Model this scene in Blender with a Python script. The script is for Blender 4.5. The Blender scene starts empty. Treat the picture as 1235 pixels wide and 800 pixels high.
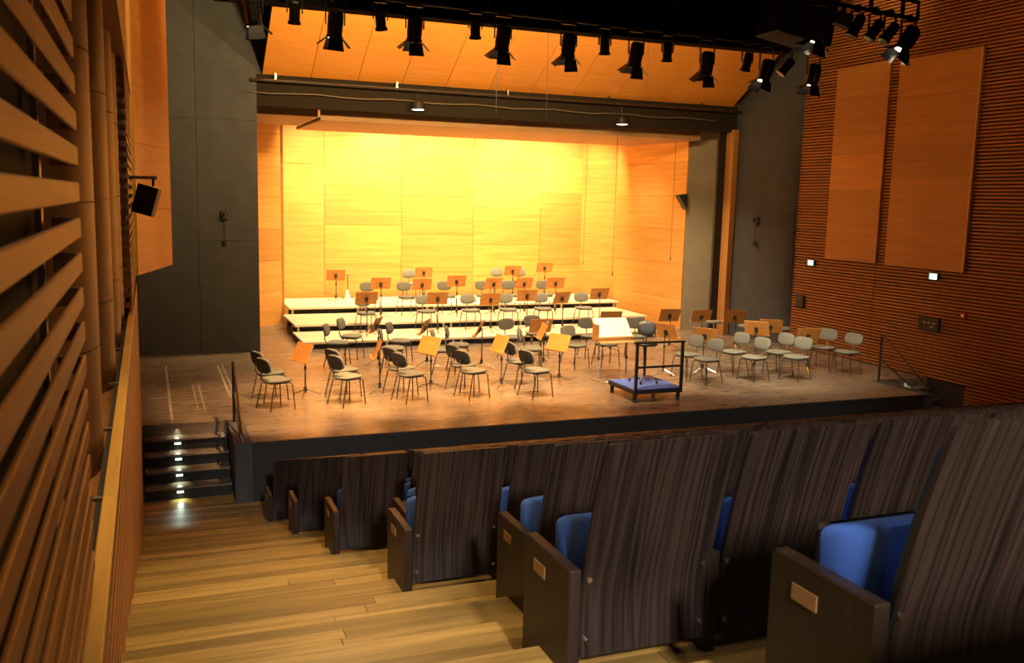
import bpy, bmesh, math, random
from mathutils import Vector, Matrix, Quaternion
random.seed(7)
scn = bpy.context.scene
COL = scn.collection
R = math.radians

# ------------------------------------------------------------------ camera
cam_data = bpy.data.cameras.new('camera')
cam = bpy.data.objects.new('camera', cam_data)
COL.objects.link(cam)
cam_data.sensor_width = 36.0
cam_data.lens = 36.0 * 1115.0 / 1235.0
cam_data.clip_start = 0.02
cam_data.clip_end = 200
_fx = Vector((0.931, -0.030, 0.365)); _fy = Vector((-0.365, -0.140, 0.920)); _up = Vector((0.023, -0.990, -0.141))
# rows = world axes written in (image right, image down, forward)
m = Matrix(((_fx.x, -_fx.y, -_fx.z), (_fy.x, -_fy.y, -_fy.z), (_up.x, -_up.y, -_up.z)))
q = m.to_quaternion(); q.normalize()
cam.matrix_world = Matrix.Translation((0, 0, 3.4)) @ q.to_matrix().to_4x4()
cam_data.dof.use_dof = True
cam_data.dof.focus_distance = 15.0
cam_data.dof.aperture_fstop = 5.6
scn.camera = cam

# ------------------------------------------------------------------ world / exposure
w = bpy.data.worlds.new('world'); scn.world = w; w.use_nodes = True
w.node_tree.nodes['Background'].inputs[0].default_value = (1.0, 0.78, 0.55, 1)
w.node_tree.nodes['Background'].inputs[1].default_value = 0.045
scn.view_settings.view_transform = 'Standard'
scn.view_settings.look = 'None'
scn.view_settings.exposure = 0.0
scn.view_settings.gamma = 1.0
scn.view_settings.use_curve_mapping = False

WARM = (1.0, 0.74, 0.40); HOUSE = (1.0, 0.70, 0.32); WHITE = (1.0, 0.86, 0.62)
def aim(o, p, d):
    o.location = p
    o.rotation_mode = 'QUATERNION'
    o.rotation_quaternion = Vector((0, 0, -1)).rotation_difference(Vector(d).normalized())
def spot(name, p, target, power, ang=50, blend=0.6, color=WARM, size=0.1):
    l = bpy.data.lights.new(name, 'SPOT'); l.energy = power; l.color = color
    l.spot_size = R(ang); l.spot_blend = blend; l.shadow_soft_size = size
    o = bpy.data.objects.new(name, l); COL.objects.link(o)
    aim(o, p, Vector(target) - Vector(p)); return o
def area(name, p, d, sx, sy, power, color=WARM):
    l = bpy.data.lights.new(name, 'AREA'); l.shape = 'RECTANGLE'; l.size = sx; l.size_y = sy
    l.energy = power; l.color = color
    o = bpy.data.objects.new(name, l); COL.objects.link(o); aim(o, p, d); return o

# washlights hung behind the shell ceiling, over the risers and down the back wall
for x, p in ((4.6, 420), (6.6, 1050), (8.4, 560), (10.3, 1050), (12.0, 480)):
    spot('shell_wash_light', (x, 25.0, 6.0), (x, 26.6, 2.9), p, 120, 0.8, (1.0, 0.72, 0.36), 0.15)
for x in (4.2, 6.2, 8.2, 10.2, 12.0):
    spot('shell_wash_light', (x, 24.65, 6.1), (x, 26.6, 0.7), 1150, 100, 0.9, (1.0, 0.72, 0.36), 0.15)
# unseen spots added below the shell ceiling to brighten the risers
for x in (4.2, 7.0, 9.8, 12.0):
    spot('shell_fill_light', (x, 23.2, 4.9), (x, 23.0, 0.4), 230, 125, 0.8, (1.0, 0.78, 0.46), 0.12)
for x in (3.6, 6.6, 9.6, 12.2):
    spot('proscenium_fill_light', (x, 20.6, 4.95), (x, 20.0, 0.0), 520, 110, 0.8, (1.0, 0.76, 0.44), 0.12)  # added spots without fixtures, brightening the stage around the opening
# spots added unseen behind the lighting bridge to brighten the canopy
for x, p in ((3.6, 1900), (6.4, 1600), (9.2, 650)):
    spot('canopy_fill_light', (x, 14.2, 6.5), (x, 18.6, 7.0), p, 140, 0.9, (1.0, 0.66, 0.26), 0.2)
# house lights in the auditorium ceiling
spot('house_downlight', (0.45, 4.4, 9.2), (0.40, 4.9, 0.9), 1250, 40, 0.9, HOUSE, 0.15)
spot('house_downlight', (1.0, 7.4, 9.2), (0.8, 7.6, 0.5), 560, 60, 0.8, HOUSE, 0.15)
spot('house_downlight', (1.1, 1.6, 9.0), (-0.18, 2.2, 3.0), 340, 45, 0.9, HOUSE, 0.15)
spot('house_downlight', (2.6, 13.5, 9.2), (-0.24, 7.0, 2.8), 620, 45, 0.9, HOUSE, 0.15)
spot('house_rear_light', (0.5, -4.5, 6.7), (3.1, 3.6, 2.3), 5400, 38, 0.5, (1.0, 0.90, 0.80), 0.35)
spot('house_downlight', (5.0, 0.5, 9.2), (3.0, 4.0, 2.2), 320, 65, 0.8, (1.0, 0.90, 0.80), 0.2)
spot('house_downlight', (13.0, 15.2, 8.9), (14.7, 16.2, 8.3), 330, 100, 0.9, HOUSE, 0.2)
spot('house_downlight', (11.5, 11.0, 9.2), (14.7, 15.0, 3.2), 165, 90, 0.9, (1.0, 0.62, 0.28), 0.2)
spot('house_downlight', (2.4, 10.5, 9.2), (0.1, 15.4, 4.0), 1500, 45, 0.9, HOUSE, 0.2)

# ------------------------------------------------------------------ materials
def new_mat(name):
    mt = bpy.data.materials.new(name); mt.use_nodes = True
    nt = mt.node_tree; return mt, nt, nt.nodes['Principled BSDF']
def plain(name, c, rough=0.6, metal=0.0, bump=0.0, bscale=200, var=0.0, spec=0.5, emit=None):
    mt, nt, b = new_mat(name)
    b.inputs['Base Color'].default_value = (*c, 1); b.inputs['Roughness'].default_value = rough
    b.inputs['Metallic'].default_value = metal; b.inputs['Specular IOR Level'].default_value = spec
    tc = nt.nodes.new('ShaderNodeTexCoord')
    n = nt.nodes.new('ShaderNodeTexNoise'); n.inputs['Scale'].default_value = bscale; n.inputs['Detail'].default_value = 4
    nt.links.new(tc.outputs['Object'], n.inputs['Vector'])
    if bump:
        bp = nt.nodes.new('ShaderNodeBump'); bp.inputs['Strength'].default_value = bump; bp.inputs['Distance'].default_value = 0.01
        nt.links.new(n.outputs['Fac'], bp.inputs['Height']); nt.links.new(bp.outputs['Normal'], b.inputs['Normal'])
    r = nt.nodes.new('ShaderNodeValToRGB')
    v = var or 0.06
    r.color_ramp.elements[0].color = tuple(x * (1 - v) for x in c) + (1,); r.color_ramp.elements[1].color = tuple(min(1, x * (1 + v)) for x in c) + (1,)
    r.color_ramp.elements[0].position = 0.35; r.color_ramp.elements[1].position = 0.65
    nt.links.new(n.outputs['Fac'], r.inputs['Fac']); nt.links.new(r.outputs['Color'], b.inputs['Base Color'])
    if emit:
        b.inputs['Emission Color'].default_value = (*emit[0], 1); b.inputs['Emission Strength'].default_value = emit[1]
    return mt
def wood(name, c1, c2, stretch=(1, 1, 1), scale=6.0, rough=0.45, tone=0.25, detail=6, bump=0.05, spec=0.4, wave=0.0):
    """grain runs along the axis with the smallest stretch value; each object gets its own tone"""
    mt, nt, b = new_mat(name)
    N = nt.nodes.new; L = nt.links.new
    tc = N('ShaderNodeTexCoord'); mp = N('ShaderNodeMapping'); oi = N('ShaderNodeObjectInfo')
    mp.inputs['Scale'].default_value = stretch
    mul = N('ShaderNodeMath'); mul.operation = 'MULTIPLY'; mul.inputs[1].default_value = 37.0
    L(oi.outputs['Random'], mul.inputs[0])
    cmb = N('ShaderNodeCombineXYZ'); L(mul.outputs[0], cmb.inputs[0]); L(mul.outputs[0], cmb.inputs[1]); L(mul.outputs[0], cmb.inputs[2])
    L(tc.outputs['Object'], mp.inputs['Vector']); L(cmb.outputs[0], mp.inputs['Location'])
    n = N('ShaderNodeTexNoise'); n.inputs['Scale'].default_value = scale; n.inputs['Detail'].default_value = detail; n.inputs['Roughness'].default_value = 0.62
    n.inputs['Distortion'].default_value = 0.4
    L(mp.outputs[0], n.inputs['Vector'])
    fac = n.outputs['Fac']
    if wave:
        wv = N('ShaderNodeTexNoise'); wv.inputs['Scale'].default_value = scale * 0.22; wv.inputs['Detail'].default_value = 1
        L(mp.outputs[0], wv.inputs['Vector'])
        mm = N('ShaderNodeMath'); mm.operation = 'MULTIPLY'; mm.inputs[1].default_value = 14.0; L(wv.outputs['Fac'], mm.inputs[0])
        pp = N('ShaderNodeMath'); pp.operation = 'PINGPONG'; pp.inputs[1].default_value = 1.0; L(mm.outputs[0], pp.inputs[0])
        mx0 = N('ShaderNodeMix'); mx0.data_type = 'FLOAT'; mx0.inputs[0].default_value = wave
        L(n.outputs['Fac'], mx0.inputs[2]); L(pp.outputs[0], mx0.inputs[3]); fac = mx0.outputs[0]
    r = N('ShaderNodeValToRGB')
    r.color_ramp.elements[0].position = 0.30; r.color_ramp.elements[0].color = (*c1, 1)
    r.color_ramp.elements[1].position = 0.72; r.color_ramp.elements[1].color = (*c2, 1)
    L(fac, r.inputs['Fac'])
    hv = N('ShaderNodeHueSaturation')
    mr = N('ShaderNodeMapRange'); mr.inputs['To Min'].default_value = 1 - tone; mr.inputs['To Max'].default_value = 1 + tone
    L(oi.outputs['Random'], mr.inputs['Value']); L(mr.outputs[0], hv.inputs['Value'])
    L(r.outputs['Color'], hv.inputs['Color']); L(hv.outputs['Color'], b.inputs['Base Color'])
    b.inputs['Roughness'].default_value = rough; b.inputs['Specular IOR Level'].default_value = spec
    if bump:
        bp = N('ShaderNodeBump'); bp.inputs['Strength'].default_value = bump; bp.inputs['Distance'].default_value = 0.004
        L(n.outputs['Fac'], bp.inputs['Height']); L(bp.outputs['Normal'], b.inputs['Normal'])
    return mt
M = {}
M['slat'] = wood('slat_wood', (0.28, 0.100, 0.017), (0.39, 0.150, 0.028), (6, 0.5, 6), 4, 0.5, 0.12)
M['slat_red'] = wood('slat_wood_right', (0.24, 0.078, 0.018), (0.33, 0.115, 0.028), (6, 0.5, 6), 4, 0.5, 0.12)
M['cap'] = wood('cap_wood', (0.52, 0.26, 0.045), (0.64, 0.34, 0.065), (6, 0.5, 6), 4, 0.45, 0.06)
M['veneer_y'] = wood('veneer_along_wall', (0.36, 0.145, 0.030), (0.47, 0.20, 0.042), (2, 0.35, 7), 2.2, 0.5, 0.20)
M['veneer_x'] = wood('shell_veneer', (0.52, 0.235, 0.048), (0.70, 0.345, 0.088), (0.35, 0.35, 7), 2.2, 0.5, 0.16)
M['canopy'] = wood('canopy_veneer', (0.54, 0.195, 0.022), (0.64, 0.25, 0.032), (0.4, 5, 5), 2.4, 0.5, 0.06)
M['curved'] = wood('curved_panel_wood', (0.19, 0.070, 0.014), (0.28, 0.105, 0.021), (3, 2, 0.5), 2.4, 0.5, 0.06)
M['dark_back'] = plain('dark_backing', (0.018, 0.012, 0.009), 0.8)
M['blue_wall'] = plain('slate_wall_paint', (0.046, 0.046, 0.050), 0.8, bscale=3, var=0.12, bump=0.05)
M['grey_wall'] = plain('grey_wall_paint', (0.20, 0.165, 0.115), 0.7, bscale=3, var=0.08)
M['black'] = plain('black_paint', (0.012, 0.011, 0.010), 0.6)
M['void_black'] = plain('matt_black_paint', (0.005, 0.005, 0.0045), 0.95, spec=0.05)
M['lintel'] = plain('lintel_black', (0.022, 0.016, 0.011), 0.9, spec=0.1)
M['black_metal'] = plain('black_metal', (0.016, 0.015, 0.014), 0.42, 0.2)
M['ceiling_black'] = plain('black_ceiling', (0.010, 0.010, 0.009), 0.9)
M['tan'] = wood('reflector_board', (0.30, 0.16, 0.07), (0.36, 0.20, 0.09), (0.4, 5, 5), 2, 0.7, 0.05)
M['trim'] = wood('trim_wood', (0.36, 0.16, 0.045), (0.44, 0.20, 0.06), (4, 4, 0.4), 2, 0.5, 0.05)
M['plank'] = wood('aisle_plank_wood', (0.21, 0.125, 0.034), (0.40, 0.25, 0.070), (0.6, 9, 6), 3, 0.35, 0.42, bump=0.12)
M['riser_top'] = wood('riser_ply', (0.62, 0.50, 0.33), (0.74, 0.62, 0.43), (0.5, 3, 3), 3, 0.6, 0.07)
M['seat_wood'] = wood('dark_stained_ply', (0.004, 0.0024, 0.0020), (0.036, 0.021, 0.016), (26, 0.5, 0.55), 2.6, 0.45, 0.10, wave=0.30, spec=0.5)
M['seat_side'] = wood('dark_stained_side', (0.012, 0.007, 0.005), (0.032, 0.018, 0.011), (9, 9, 0.7), 2.6, 0.42, 0.10)
M['blue_fabric'] = plain('royal_blue_fabric', (0.085, 0.24, 0.97), 0.85, bscale=300, var=0.15, bump=0.15)
M['fabric'] = plain('grey_green_fabric', (0.175, 0.172, 0.128), 0.9, bscale=160, var=0.12, bump=0.2)
M['shell_black'] = plain('black_plastic', (0.020, 0.019, 0.018), 0.45)
M['chrome'] = plain('chrome', (0.62, 0.60, 0.57), 0.22, 1.0)
M['tube'] = plain('dark_steel_tube', (0.14, 0.12, 0.10), 0.28, 0.9)
M['desk'] = wood('music_desk_wood', (0.42, 0.165, 0.030), (0.56, 0.24, 0.050), (1.2, 8, 8), 3, 0.42, 0.18)
M['desk_light'] = wood('light_desk_wood', (0.60, 0.36, 0.12), (0.72, 0.46, 0.17), (1.2, 8, 8), 3, 0.42, 0.06)
M['paper'] = plain('white_paper', (0.80, 0.78, 0.72), 0.7)
M['carpet'] = plain('blue_carpet', (0.09, 0.16, 0.58), 0.95, bscale=250, var=0.25, bump=0.3)
M['brass'] = plain('brass_plate', (0.42, 0.25, 0.10), 0.4, 0.6)
M['tape'] = plain('pale_floor_tape', (0.26, 0.21, 0.15), 0.7)
M['cloth'] = plain('white_cloth', (0.82, 0.80, 0.74), 0.8)
M['lens'] = plain('lit_lens', (0.9, 0.9, 0.85), 0.3, emit=((1.0, 0.84, 0.60), 12.0))
M['lens_off'] = plain('dark_lens', (0.10, 0.10, 0.10), 0.1)
M['exit'] = plain('lit_exit_face', (0.8, 0.95, 0.85), 0.4, emit=((0.72, 1.0, 0.80), 3.0))
M['exit_green'] = plain('green_sign_case', (0.02, 0.16, 0.05), 0.5)
M['led'] = plain('lit_step_led', (0.9, 1.0, 0.95), 0.4, emit=((0.80, 1.0, 0.82), 1.6))
M['red'] = plain('red_plastic', (0.55, 0.03, 0.02), 0.45)
M['steel_post'] = plain('galvanised_steel', (0.32, 0.28, 0.22), 0.4, 0.8)
M['door_metal'] = plain('barn_door_metal', (0.022, 0.020, 0.018), 0.5, 0.1)

def stage_material():
    mt, nt, b = new_mat('worn_stage_boards')
    N = nt.nodes.new; L = nt.links.new
    tc = N('ShaderNodeTexCoord')
    mp = N('ShaderNodeMapping'); mp.inputs['Scale'].default_value = (0.30, 2.6, 1); L(tc.outputs['Object'], mp.inputs[0])
    n1 = N('ShaderNodeTexNoise'); n1.inputs['Scale'].default_value = 1.3; n1.inputs['Detail'].default_value = 8; n1.inputs['Roughness'].default_value = 0.7; L(mp.outputs[0], n1.inputs[0])
    n2 = N('ShaderNodeTexNoise'); n2.inputs['Scale'].default_value = 7; n2.inputs['Detail'].default_value = 5; n2.inputs['Roughness'].default_value = 0.75; L(mp.outputs[0], n2.inputs[0])
    mx = N('ShaderNodeMix'); mx.data_type = 'FLOAT'; mx.inputs[0].default_value = 0.5; L(n1.outputs[0], mx.inputs[2]); L(n2.outputs[0], mx.inputs[3])
    r = N('ShaderNodeValToRGB'); e = r.color_ramp.elements
    e[0].position = 0.34; e[0].color = (0.075, 0.054, 0.039, 1); e[1].position = 0.66; e[1].color = (0.26, 0.19, 0.125, 1)
    L(mx.outputs[0], r.inputs[0]); L(r.outputs[0], b.inputs['Base Color'])
    rr = N('ShaderNodeMapRange'); rr.inputs['From Min'].default_value = 0.3; rr.inputs['From Max'].default_value = 0.7
    rr.inputs['To Min'].default_value = 0.20; rr.inputs['To Max'].default_value = 0.40
    L(n2.outputs[0], rr.inputs[0]); L(rr.outputs[0], b.inputs['Roughness'])
    b.inputs['Specular IOR Level'].default_value = 0.5
    return mt
M['stage'] = stage_material()

# ------------------------------------------------------------------ mesh helpers
class MB:
    def __init__(self): self.bm = bmesh.new()
    def _faces(self, vs, fs):
        v = [self.bm.verts.new(p) for p in vs]
        for f in fs:
            try: self.bm.faces.new([v[i] for i in f])
            except ValueError: pass
        return v
    def box(self, x0, y0, z0, x1, y1, z1):
        self._faces([(x0, y0, z0), (x1, y0, z0), (x1, y1, z0), (x0, y1, z0), (x0, y0, z1), (x1, y0, z1), (x1, y1, z1), (x0, y1, z1)],
                    [(0, 3, 2, 1), (4, 5, 6, 7), (0, 1, 5, 4), (1, 2, 6, 5), (2, 3, 7, 6), (3, 0, 4, 7)])
        return self
    def hexa(self, p):   # 8 points: bottom ring of four, then top ring
        self._faces(p, [(0, 3, 2, 1), (4, 5, 6, 7), (0, 1, 5, 4), (1, 2, 6, 5), (2, 3, 7, 6), (3, 0, 4, 7)]); return self
    def prism(self, poly, axis, a, b):
        """poly of 2-D points in the two other axes, extruded along axis from a to b"""
        def P(u, v, t): return {'x': (t, u, v), 'y': (u, t, v), 'z': (u, v, t)}[axis]
        n = len(poly)
        vs = [P(u, v, a) for u, v in poly] + [P(u, v, b) for u, v in poly]
        fs = [tuple(range(n)), tuple(range(2 * n - 1, n - 1, -1))] + [(i, i + n, (i + 1) % n + n, (i + 1) % n) for i in range(n)]
        self._faces(vs, fs); return self
    def tube(self, pts, r, seg=6, caps=True):
        pts = [Vector(p) for p in pts]; rings = []
        for i, p in enumerate(pts):
            d = (pts[min(i + 1, len(pts) - 1)] - pts[max(i - 1, 0)]).normalized()
            a = Vector((0, 0, 1)) if abs(d.z) < 0.9 else Vector((1, 0, 0))
            u = d.cross(a).normalized(); v = d.cross(u)
            rr = r[i] if isinstance(r, (list, tuple)) else r
            rings.append([self.bm.verts.new(p + rr * (math.cos(t) * u + math.sin(t) * v)) for t in [2 * math.pi * k / seg for k in range(seg)]])
        for a, b in zip(rings, rings[1:]):
            for k in range(seg): self.bm.faces.new((a[k], a[(k + 1) % seg], b[(k + 1) % seg], b[k]))
        if caps: self.bm.faces.new(rings[0][::-1]); self.bm.faces.new(rings[-1])
        return self
    def disc(self, c, r, z, seg=14):
        self._faces([(c[0] + r * math.cos(2 * math.pi * k / seg), c[1] + r * math.sin(2 * math.pi * k / seg), z) for k in range(seg)], [tuple(range(seg))]); return self
    def pad(self, hx, hy, z0, z1, n=3.2, seg=20, dome=0.012, bend=0.0, inset=0.85):
        """rounded cushion: superellipse outline in xy, soft top; bend curves it upward along x"""
        def ring(s, z): 
            o = []
            for k in range(seg):
                t = 2 * math.pi * k / seg; c, sn = math.cos(t), math.sin(t)
                x = hx * s * math.copysign(abs(c) ** (2 / n), c); y = hy * s * math.copysign(abs(sn) ** (2 / n), sn)
                o.append(self.bm.verts.new((x, y, z + bend * x * x)))
            return o
        zm = (z0 + z1) / 2
        rs = [ring(0.90, z0), ring(1.0, z0 + (zm - z0) * 0.5), ring(1.0, zm + (z1 - zm) * 0.4), ring(0.93, z1), ring(0.55, z1 + dome)]
        for a, b in zip(rs, rs[1:]):
            for k in range(seg): self.bm.faces.new((a[k], a[(k + 1) % seg], b[(k + 1) % seg], b[k]))
        self.bm.faces.new(rs[0][::-1]); self.bm.faces.new(rs[-1]); return self
    def bevel(self, w, seg=2):
        bmesh.ops.recalc_face_normals(self.bm, faces=self.bm.faces)
        es = [e for e in self.bm.edges if len(e.link_faces) == 2 and e.calc_face_angle(0) > 0.6]
        bmesh.ops.bevel(self.bm, geom=es, offset=w, segments=seg, affect='EDGES', profile=0.5, clamp_overlap=True); return self
    def xf(self, mat): self.bm.transform(mat); return self
    def mesh(self, name, mat, smooth=False):
        bmesh.ops.recalc_face_normals(self.bm, faces=self.bm.faces)
        me = bpy.data.meshes.new(name); self.bm.to_mesh(me); self.bm.free()
        if mat: me.materials.append(M[mat])
        if smooth:
            for p in me.polygons: p.use_smooth = True
            try: me.set_sharp_from_angle(angle=R(40))
            except Exception: pass
        return me
    def build(self, name, mat, parent=None, smooth=False):
        return link(name, self.mesh(name, mat, smooth), parent)
def link(name, me, parent=None, loc=None):
    o = bpy.data.objects.new(name, me); COL.objects.link(o)
    if parent: o.parent = parent
    if loc: o.location = loc
    return o
def empty(name, loc=(0, 0, 0), rz=0.0):
    o = bpy.data.objects.new(name, None); COL.objects.link(o); o.location = loc; o.rotation_euler = (0, 0, rz); o.empty_display_size = 0.1
    return o
def tag(o, label, cat, group=None):
    o['label'] = label; o['category'] = cat
    if group: o['group'] = group
    return o
def struct(o): o['kind'] = 'structure'; return o
def children(o): return KIDS.get(o.name, [])
KIDS = {}
def dup(root, kids, loc, rz=0.0):
    """copy a thing; kids = [(part, [sub-parts])]"""
    r = root.copy(); COL.objects.link(r); r.location = loc; r.rotation_euler = (0, 0, rz)
    for p, subs in kids:
        c = p.copy(); COL.objects.link(c); c.parent = r
        for s in subs:
            d = s.copy(); COL.objects.link(d); d.parent = c
    return r

# ------------------------------------------------------------------ setting: floor and aisle steps
NT = 14
def tread(k): return 4.58 + 0.54 * k, 1.15 - 0.153 * k           # near edge Y, height
fl = MB()
for k in range(-7, 14):
    y, z = tread(k); y1 = y + 0.54 if k < 13 else 13.4
    fl.box(-0.3, y, z - 0.30, 14.9, y1, z - 0.014)
fl.box(-0.3, -3.0, 1.6, 14.9, tread(-7)[0], tread(-7)[1] - 0.014)
fl.box(-0.3, 11.4, -1.2, 14.9, 30, -0.9)
floor = struct(fl.build('floor', 'plank'))
pm = {}
for k in range(-6, 14):
    y, z = tread(k); n = 6
    rows = n if k < 13 else 14
    for j in range(rows):
        ya = y + 0.09 * j; cut = random.uniform(0.5, 2.6)
        for xa, xb in ((-0.146, cut), (cut + 0.003, 3.2)):
            dz = random.uniform(-0.002, 0.001)
            if k == 13 and ya > 12.9: xb = min(xb, 1.02)
            if xb - xa < 0.1: continue
            b = MB().box(xa, ya + 0.001, z - 0.014, xb, ya + 0.0888, z + dz)
            b.build('plank', 'plank', floor)

# ------------------------------------------------------------------ stage
st = MB()
st.box(1.27, 12.83, -0.9, 13.32, 30.0, 0.0)
st.box(-0.3, 14.2, -0.9, 1.27, 30.0, 0.0)
st.box(13.32, 14.2, -0.9, 14.9, 30.0, 0.0)
stage = struct(st.build('floor_stage', 'stage'))
fa = MB().box(1.27, 12.80, -0.90, 13.32, 12.83, -0.03)
fascia = struct(fa.build('trim_stage_front', 'black'))
MB().box(1.25, 12.785, -0.045, 13.34, 12.84, 0.004).build('edge_strip', 'black', fascia)
for i in range(11):
    x = 1.27 + i * 1.205
    MB().box(x + 0.006, 12.792, -0.86, x + 1.199 - (0.2 if i == 9 else 0), 12.80, -0.06).build('panel', 'black', fascia) if i < 10 else None
# boards of the stage floor, seen as thin recessed joints
# flights of steps at both ends of the stage
def flight(name, x0, x1, wall_x0, wall_x1, label, side):
    root = empty(name, ((x0 + x1) / 2, 13.26, -0.85)); tag(root, label, 'steps')
    cx = (x0 + x1) / 2
    for i in range(4):
        z1 = -0.85 + 0.17 * (i + 1) + 0.85; ya = 0.24 * i
        MB().box(x0 - cx + 0.01, ya, 0.0, x1 - cx - 0.01, ya + 0.05 + (0.24 * (4 - i) - 0.06), z1 - 0.03).build('riser', 'black', root)
        MB().box(x0 - cx + 0.005, ya - 0.015, z1 - 0.03, x1 - cx - 0.005, ya + 0.245, z1).bevel(0.006, 1).build('tread', 'stage', root)
    for i in range(5):
        z = 0.17 * i; ya = 0.24 * i - (0.0 if i < 4 else 0.0)
        lx = 0.12 * side * -1
        s = MB().box(lx - 0.045, ya - 0.008, z + 0.085, lx + 0.045, ya + 0.004, z + 0.115).build('step_light', 'led', root)
        l = bpy.data.lights.new('step_light_lamp', 'SPOT'); l.energy = 2.6; l.color = (0.80, 1.0, 0.80); l.spot_size = R(115); l.spot_blend = 0.6; l.shadow_soft_size = 0.02
        o = bpy.data.objects.new('step_light_lamp', l); COL.objects.link(o); aim(o, (cx + lx, 13.26 + ya - 0.03, -0.85 + z + 0.10), (0, -0.45, -1))
    return root
flight('stage_steps', -0.13, 1.03, 1.03, 1.27, 'flight of black steps with small lights climbing to the stage beside the left wall', 1)
flight('stage_steps', 13.56, 14.66, 13.32, 13.56, 'flight of black steps at the right end of the stage', -1)
def wing(x0, x1):
    mb = MB().prism([(12.80, -0.88), (14.2, -0.88), (14.2, 0.0), (12.80, 0.0)], 'x', x0, x1)
    return mb
wl = struct(wing(1.035, 1.268).build('trim_stage_wing_left', 'blue_wall'))
wr = struct(wing(13.322, 13.555).build('trim_stage_wing_right', 'blue_wall'))
def stage_rail(x, label):
    root = empty('stair_handrail', (x, 13.5, 0.0)); tag(root, label, 'handrail')
    top = (0, 0.62, 0.90)
    MB().tube([(0, 0.62, 0.0), top], 0.022, 8).build('post', 'black_metal', root, True)
    MB().tube([(0, 0.66, 0.90), (0, 0.56, 0.91), (0, -0.62, 0.12), (0, -0.64, 0.0)], 0.020, 8).build('rail', 'tube', root, True)
    MB().tube([(0, 0.62, 0.45), (0, -0.35, 0.0)], 0.014, 8).build('lower_rail', 'black_metal', root, True)
    return root
stage_rail(1.14, 'sloping metal handrail beside the left stage steps')
stage_rail(13.45, 'sloping metal handrail beside the right stage steps')
# floor tape marks, flat on the stage boards
TL = ['long pale tape line nearest the left wall on the stage floor', 'left one of two short parallel tape lines above the left steps', 'right one of two short parallel tape lines above the left steps', 'left one of two long parallel tape lines beside the left handrail', 'right one of two long parallel tape lines beside the left handrail',
 'short cross tape nearest the left wall above the steps', 'short cross tape topping the two parallel lines above the left steps', 'tape line across the floor by the two leftmost chairs', 'tape line near the stage edge before the second and third chair pairs', 'tape line running back from the stand left of the podium', 'short tape line right of the conductor desk', 'long tape line behind the second pair of chairs right of the podium',
 'tiny tape mark before the first chair pair right of the podium', 'short tape mark before the second chair pair right of the podium', 'short tape mark before the two chairs at the far right']
for i, (x0, y0, x1, y1) in enumerate([(0.25, 14.4, 0.29, 19.1), (0.66, 15.1, 0.69, 17.2), (0.76, 15.1, 0.79, 17.2), (1.21, 15.9, 1.25, 18.9), (1.30, 15.9, 1.33, 18.9), (-0.05, 16.1, 0.5, 16.14), (0.55, 17.2, 1.0, 17.23),
        (1.35, 16.9, 2.6, 16.93), (3.2, 13.6, 4.3, 13.63), (6.9, 15.95, 7.0, 17.0), (9.2, 16.6, 9.23, 15.9), (10.6, 16.4, 12.2, 16.43), (9.9, 14.0, 9.98, 14.04), (11.1, 14.0, 11.3, 14.04), (12.9, 14.3, 13.1, 14.34)]):
    o = MB().box(min(x0, x1), min(y0, y1), 0.0, max(x0, x1), max(y0, y1), 0.0025).build('floor_tape', 'tape')
    tag(o, TL[i], 'tape', 'tape marks on the stage floor')

# ------------------------------------------------------------------ left wall
PITCH = 0.107; SH = 0.060
wl_ = MB().box(-0.70, -2.0, -1.0, -0.56, 20.4, 9.6)
wall_left = struct(wl_.build('wall_left', 'dark_back'))
# near louvre: thin boards standing off a dark backing with a return at the far end
MB().box(-0.30, -1.0, 1.0, -0.275, 2.9, 5.6).build('backing', 'dark_back', wall_left)
def louvre_board():
    mb = MB()
    mb.box(-0.012, -0.9, -SH, 0.0, 3.15, 0.0)
    mb.box(-0.080, 3.135, -SH, -0.012, 3.15, 0.0)
    return mb.bevel(0.0035, 1).mesh('slat', 'slat')
lb = louvre_board()
z0 = 3.400 - 0.193 + 8 * PITCH
for k in range(-22, 14):
    z = 3.207 + PITCH * k
    if z > 2.2 and z < 4.75:
        link('slat', lb, wall_left, (-0.188, 0, z))
for y in (2.62,):
    MB().box(-0.262, y, 2.2, -0.245, y + 0.03, 4.7).build('metal_post', 'steel_post', wall_left)
# curved timber panels set back behind the louvre, each swelling towards its far edge
def curved(y0, y1, z0, z1):
    """flat recessed board that swells into a rounded nose at its far edge"""
    mb = MB(); d = 0.03; prof = [(-0.53, y0)]
    n = 12; ry = 0.5
    for i in range(n + 1):
        u = i / n * math.pi / 2
        prof.append((-0.53 + 0.29 * math.sin(u), y1 - ry * math.cos(u)))
    poly = prof + [(x - d, y + 0.012) for x, y in reversed(prof)]
    mb.prism(poly, 'z', z0, z1)
    return mb
ys = [3.0, 5.13, 7.29, 9.0, 10.3]
for a, b in zip(ys, ys[1:]):
    zz = 0.46
    while zz < 4.7:
        z1 = min(zz + 0.72, 4.74)
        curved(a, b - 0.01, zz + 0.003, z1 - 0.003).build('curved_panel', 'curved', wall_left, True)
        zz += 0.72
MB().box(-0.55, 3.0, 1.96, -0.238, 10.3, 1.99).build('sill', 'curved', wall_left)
# far louvre
fb = MB().box(-0.012, 10.4, -SH, 0.0, 14.2, 0.0).box(-0.08, 10.4, -SH, -0.012, 10.415, 0).mesh('slat', 'slat')
for k in range(-10, 15):
    z = 3.207 + PITCH * k
    if 2.2 < z < 4.75: link('slat', fb, wall_left, (-0.165, 0, z))
MB().box(-0.30, 10.45, 1.0, -0.255, 14.3, 4.75).build('backing', 'dark_back', wall_left)
# frieze above
fz = MB().box(-0.44, 0.5, 4.76, -0.165, 14.3, 9.5).build('frieze', 'cap', wall_left)
MB().box(-0.44, 0.5, 4.735, -0.150, 14.3, 4.76).build('frieze_edge', 'slat', wall_left)
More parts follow.
